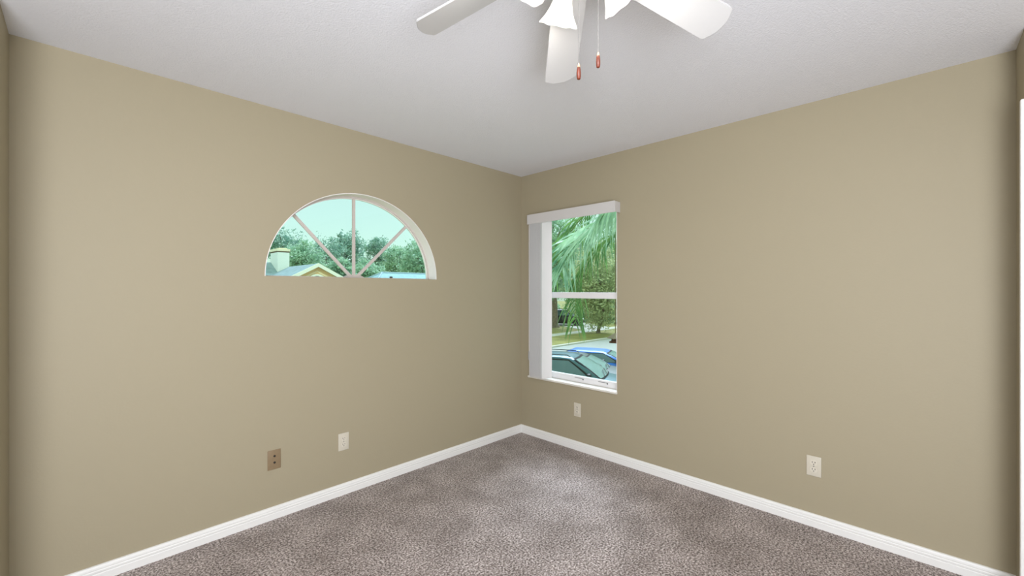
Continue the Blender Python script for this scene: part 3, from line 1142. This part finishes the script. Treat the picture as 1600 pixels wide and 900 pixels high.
cr = crown
frond([cr, at(1000, 300, 6.1), at(975, 327, 6.3), at(950, 343, 6.5), at(925, 359, 6.7), at(903, 376, 6.9), at(888, 394, 7.05), at(880, 416, 7.1)], 54, 0.88, 1, droop=0.5, start=.2, w=0.025)
frond([cr, at(1012, 330, 6.4), at(985, 352, 6.8), at(955, 372, 7.3), at(930, 392, 7.6), at(910, 420, 7.8), at(900, 458, 7.8), at(899, 502, 7.8)], 66, 0.70, 2, M_PALM2, droop=0.95, start=.35, w=0.016)
frond([cr, at(1010, 285, 5.9), at(985, 296, 5.7), at(960, 318, 5.6), at(948, 330, 5.6)], 40, 0.75, 3, droop=0.9, start=.3)
frond([cr, at(1000, 292, 6.8), at(950, 310, 7.6), at(905, 345, 8.2), at(880, 385, 8.5), at(868, 430, 8.6)], 56, 0.85, 4, M_PALM2, droop=0.8, start=.3)
for k, az in enumerate((-0.9, -0.2, 0.5, -1.7, 2.9)):
    u = Vector((math.cos(az), math.sin(az), 0))
    frond([cr, cr + u * .6 + Vector((0, 0, .9)), cr + u * 1.5 + Vector((0, 0, 1.2)), cr + u * 2.2 + Vector((0, 0, .8)), cr + u * 2.6 + Vector((0, 0, 0.0))], 34, 0.8, 10 + k, start=.2)
b = bmesh.new()
hgt = cr.z - G
tube(b, [(0, 0, -0.1), (0.02, 0, .3), (0.0, 0.03, hgt * .5), (0, 0, hgt * .92), (0, 0, hgt + .05)], [0.21, 0.17, 0.145, 0.14, 0.10], 16)
for k in range(18):
    lathe(b, [(0.145, -0.01), (0.152, 0), (0.145, 0.01)], 16, Matrix.Translation((0, 0, .4 + k * hgt * .048)), cap=False)
obj('trunk', b, mat('grey_palm_trunk', srgb(146, 136, 120), rough=0.9, vary=0.2, vscale=5), palm, smooth=True)

# small roofed box hanging outside at the right edge of the tall window
hp = at(961.5, 532, 5.6)
fd = empty('bird_feeder', hp, 0.3, 'small brown roofed feeder hanging outside at the right edge of the tall window', 'bird feeder')
bm = bmesh.new()
prism(bm, [(-.065, -.065, -.03), (.065, -.065, -.03), (.065, .065, -.03), (-.065, .065, -.03)], (0, 0, 0.008))
box(bm, -.065, .065, -.065, -.058, -.03, -.008)
box(bm, -.065, .065, .058, .065, -.03, -.008)
box(bm, -.065, -.058, -.065, .065, -.03, -.008)
box(bm, .058, .065, -.065, .065, -.03, -.008)
M_RUST = mat('dark_red_brown_wood', srgb(92, 52, 38), rough=0.7, vary=0.3, vscale=40)
obj('tray', bm, M_RUST, fd)
obj('seed_box', nb(-.042, .042, -.042, .042, -.024, .03), M_RUST, fd)
obj('roof', lathe(bmesh.new(), [(0.112, 0.028), (0.112, 0.033), (0.035, 0.085), (0.012, 0.098)], 4), mat('grey_brown_shake', srgb(128, 112, 94), 0.85, vary=0.2, vscale=40), fd)
bm = bmesh.new()
tube(bm, [(0, 0, .09), (0, 0, .5), (0.01, 0, 1.45)], 0.005, 6)
obj('hanger', bm, mat('brown_cord', srgb(110, 84, 66), 0.8), fd)


# ---- cars
M_TYRE = mat('black_tyre_rubber', srgb(28, 28, 28), rough=0.8)
M_RIM = mat('silver_wheel_alloy', srgb(170, 172, 174), rough=0.3, metal=0.8)
M_CARGLASS = mat('car_window_glass', srgb(112, 140, 148), rough=0.08, spec=0.9, coat=0.5)
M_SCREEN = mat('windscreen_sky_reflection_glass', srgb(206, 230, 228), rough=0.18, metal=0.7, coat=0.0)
M_LAMP = mat('clear_headlamp', srgb(224, 226, 226), rough=0.15, coat=0.6)
M_TAIL = mat('red_tail_lamp', srgb(140, 22, 20), rough=0.2)
M_BLACKTRIM = mat('black_car_trim', srgb(24, 25, 26), rough=0.5)


def make_car(loc, rz, paint, label, H=1.45, L=4.6, W=1.84, cab=(-1.75, 1.15, -1.15, 0.30), belt=0.94, group='cars parked outside', wag=False):
    root = empty('car', loc, rz, label, 'car', group)
    s, w = L / 4.6, W / 2
    fh = belt / 0.94
    st = [(-2.30, .74, .80, .42), (-2.20, .88, .96, .30), (-1.60, .97, 1.0, .24), (-.8, 1.0, .98, .20), (.6, 1.0, .955, .20), (1.15, .99, .93, .22), (1.75, .95, .84, .24), (2.12, .86, .74, .30), (2.30, .66, .60, .38)]
    b = bmesh.new()
    rings = []
    for x, k, dk, bt in st:
        dk *= fh
        hw = w * k
        prof = [(0, bt), (.82 * hw, bt), (.97 * hw, bt + .10), (hw, bt + (dk - bt) * .5), (.965 * hw, dk - .10), (.88 * hw, dk - .02), (.5 * hw, dk + .015), (0, dk + .03)]
        full = prof + [(-y, z) for y, z in prof[-2:0:-1]]
        rings.append([b.verts.new((x * s, y, z)) for y, z in full])
    for a, c in zip(rings, rings[1:]):
        m = len(a)
        for i in range(m): b.faces.new((a[i], a[(i + 1) % m], c[(i + 1) % m], c[i]))
    b.faces.new(rings[0][::-1]); b.faces.new(rings[-1])
    bmesh.ops.recalc_face_normals(b, faces=b.faces)
    body = obj('body', b, paint, root, smooth=True, angle=35)
    xb0, xb1, xt0, xt1 = [q * s for q in cab]
    wb, wt = w * .90, w * .66
    zb, zt = belt - .02, H - .05

    def C(u, v, y):
        """point of the cabin shell: u rear to front, v belt to roof, y -1..1 across"""
        bow = 0.05 * math.sin(PI * v)
        x = (xb0 + (xb1 - xb0) * u) * (1 - v) + (xt0 + (xt1 - xt0) * u) * v
        x += bow * (2 * u - 1)
        ww = wb * (1 - v) + wt * v + bow * .6
        return Vector((x, y * ww * (1 - .10 * abs(2 * u - 1) ** 3), zb + (zt - zb) * v))
    b = bmesh.new()
    lv = []
    for v in (0, .25, .5, .75, 1.0):
        ring = [C(u, v, 1) for u in np.linspace(0, 1, 9)] + [C(1, v, y) for y in (.5, 0, -.5)] + [C(u, v, -1) for u in np.linspace(1, 0, 9)] + [C(0, v, y) for y in (-.5, 0, .5)]
        if v < 1 or True:
            for q in ring:
                e = 1 - (q.y / wb) ** 2
                f = 0.10 * e if q.x > (xb1 + xt1) / 2 - .2 else (-0.06 * e if q.x < (xb0 + xt0) / 2 + .2 else 0)
                q.x += f
        lv.append([b.verts.new(q) for q in ring])
    for sc_, dzz in ((.9, .028), (.6, .045), (.25, .05)):
        top = lv[4]
        cx_ = sum(q.co.x for q in top) / len(top)
        lv.append([b.verts.new((cx_ + (q.co.x - cx_) * sc_, q.co.y * sc_, zt + dzz)) for q in top])
    for a, c in zip(lv, lv[1:]):
        m = len(a)
        for i in range(m): b.faces.new((a[i], a[(i + 1) % m], c[(i + 1) % m], c[i]))
    b.faces.new(lv[-1])
    bmesh.ops.recalc_face_normals(b, faces=b.faces)
    obj('cabin', b, paint, root, smooth=True, angle=50)

    def patch(name, fn, nu, nv, m=None, thick=0.006):
        bb = bmesh.new()
        g = [[bb.verts.new(fn(i / nu, j / nv)) for i in range(nu + 1)] for j in range(nv + 1)]
        for j in range(nv):
            for i in range(nu): bb.faces.new((g[j][i], g[j][i + 1], g[j + 1][i + 1], g[j + 1][i]))
        r = bmesh.ops.solidify(bb, geom=bb.faces[:], thickness=thick)
        bmesh.ops.recalc_face_normals(bb, faces=bb.faces)
        return obj(name, bb, m or (M_SCREEN if name == 'windscreen' else M_CARGLASS), root, smooth=True)
    for sg in (1, -1):
        for u0, u1 in (((.14, .30), (.33, .56), (.59, .92)) if wag else ((.20, .52), (.55, .92))):
            def fn(a, v, u0=u0, u1=u1, sg=sg):
                vv = .08 + .80 * v
                q = C(u0 + (u1 - u0) * a, vv, sg)
                q.y += sg * .010
                return q
            patch('side_window', fn, 4, 4)

        def seal(a, v, sg=sg):
            q = C((.11 if wag else .17) + (.84 if wag else .78) * a, .04 + .90 * v, sg)
            q.y += sg * .004
            return q
        patch('window_surround', seal, 8, 5, M_BLACKTRIM, .003)

    def ws(a, v):
        q = C(1, .06 + .86 * v, 1)
        y = (2 * a - 1) * .86
        q.y = q.y * y
        q.x += 0.10 * (1 - (q.y / wb) ** 2) + .012
        q.z += .006
        return q
    patch('windscreen', ws, 8, 5)

    def wf(a, v):
        q = C(1, .01 + .97 * v, 1)
        y = (2 * a - 1) * .96
        q.y = q.y * y
        q.x += 0.10 * (1 - (q.y / wb) ** 2) + .006
        q.z += .003
        return q
    patch('windscreen_surround', wf, 8, 5, M_BLACKTRIM, .003)
    for y0 in (-.45, .12):
        p0, p1 = ws(.5 + y0 / 2, 0), ws(.5 + y0 / 2 + .30, .22)
        obj('wiper', tube(bmesh.new(), [p0 + Vector((.02, 0, .01)), p0.lerp(p1, .5) + Vector((.025, 0, .02)), p1 + Vector((.02, 0, .012))], .012, 6), M_BLACKTRIM, root)

    def rw(a, v):
        q = C(0, .12 + .76 * v, 1)
        y = (2 * a - 1) * .82
        q.y = q.y * y
        q.x += -0.06 * (1 - (q.y / wb) ** 2) - .012
        q.z += .006
        return q
    patch('rear_window', rw, 8, 5)
    for x in (1.42 * s, -1.38 * s):
        for sg in (1, -1):
            M = Matrix.Translation((x, sg * (w - .10), .33)) @ Matrix.Rotation(-sg * PI / 2, 4, 'X')
            tb = lathe(bmesh.new(), [(.20, -.10), (.30, -.10), (.33, -.06), (.33, .06), (.30, .105), (.215, .105)], 28, M)
            wh = obj('wheel', tb, M_TYRE, root, smooth=True, angle=50)
            hb = lathe(bmesh.new(), [(.215, .08), (.215, .108), (.19, .108), (.18, .085), (.06, .095), (.03, .11)], 20, M)
            obj('hub', hb, M_RIM, wh, smooth=True)
    for sg in (1, -1):
        q = C(.93, .10, sg)
        bb = bmesh.new()
        box(bb, q.x - .07, q.x + .05, q.y + sg * .06 - .11, q.y + sg * .06 + .11, q.z - .02, q.z + .13, bevel=.035, seg=3)
        obj('mirror', bb, M_BLACKTRIM, root, smooth=True)
        bb = bmesh.new()
        box(bb, 2.02 * s, 2.22 * s, sg * w * .66 - .15, sg * w * .66 + .15, .60 * fh, .72 * fh, bevel=.04, seg=2)
        obj('headlamp', bb, M_LAMP, root, smooth=True)
        bb = bmesh.new()
        box(bb, -2.285 * s, -2.18 * s, sg * w * .68 - .14, sg * w * .68 + .14, .70 * fh, .86 * fh, bevel=.03, seg=2)
        obj('tail_lamp', bb, M_TAIL, root, smooth=True)
    bb = bmesh.new()
    box(bb, 2.22 * s, 2.32 * s, -.42, .42, .40, .56 * fh, bevel=.02)
    obj('grille', bb, M_BLACKTRIM, root)
    if wag:
        for sg in (1, -1):
            bb = tube(bmesh.new(), [(xt0 + .1, sg * wt * .9, H - .01), (xt0 + .2, sg * wt * .9, H + .04), (xt1 - .1, sg * wt * .9, H + .04), (xt1, sg * wt * .9, H - .01)], .015, 6)
            obj('roof_rail', bb, M_BLACKTRIM, root)
        
    return root


P_TEAL = mat('blue_grey_car_paint', srgb(66, 96, 104), rough=0.35, metal=0.5, coat=0.15)
P_DARK = mat('dark_green_grey_car_paint', srgb(56, 66, 64), rough=0.4, metal=0.3, coat=0.15)
P_BLUE = mat('bright_blue_car_paint', srgb(24, 98, 186), rough=0.4, metal=0.1, coat=0.15)
P_BLACK = mat('black_car_paint', srgb(20, 22, 24), rough=0.3, coat=0.6)
HEAD = math.radians(-68)
CF, CL = Vector((math.cos(HEAD), math.sin(HEAD), 0)), Vector((-math.sin(HEAD), math.cos(HEAD), 0))


def car_spot(lat, depth):
    """car origin whose right front roof corner stands here"""
    q = CAM + RT * lat + FW * depth - CF * 0.33 + CL * 0.62
    return (q.x, q.y, G + .012)


make_car(car_spot(1.80, 13.3), HEAD, P_TEAL, 'blue-grey car parked nearest the window in the driveway', H=1.68, L=4.7, W=1.86, cab=(-2.0, 1.30, -1.75, 0.35), belt=1.06, wag=True)
make_car(car_spot(2.48, 15.2), HEAD, P_DARK, 'dark grey-green car parked between the nearest car and the blue car', H=1.40, W=1.78)
make_car(car_spot(3.75, 17.1), HEAD, P_BLUE, 'bright blue car, farthest of the three in the driveway', H=1.28, W=1.78, belt=0.88)
b_ = at(883, HORIZON, 45.5)
make_car((b_.x, b_.y, G), math.radians(-60), P_BLACK, 'black off-roader parked far away under the trees, left of the hanging palm leaves', H=1.7, L=4.2, W=1.8, cab=(-1.95, 0.9, -1.8, 0.45), belt=1.05, wag=True)
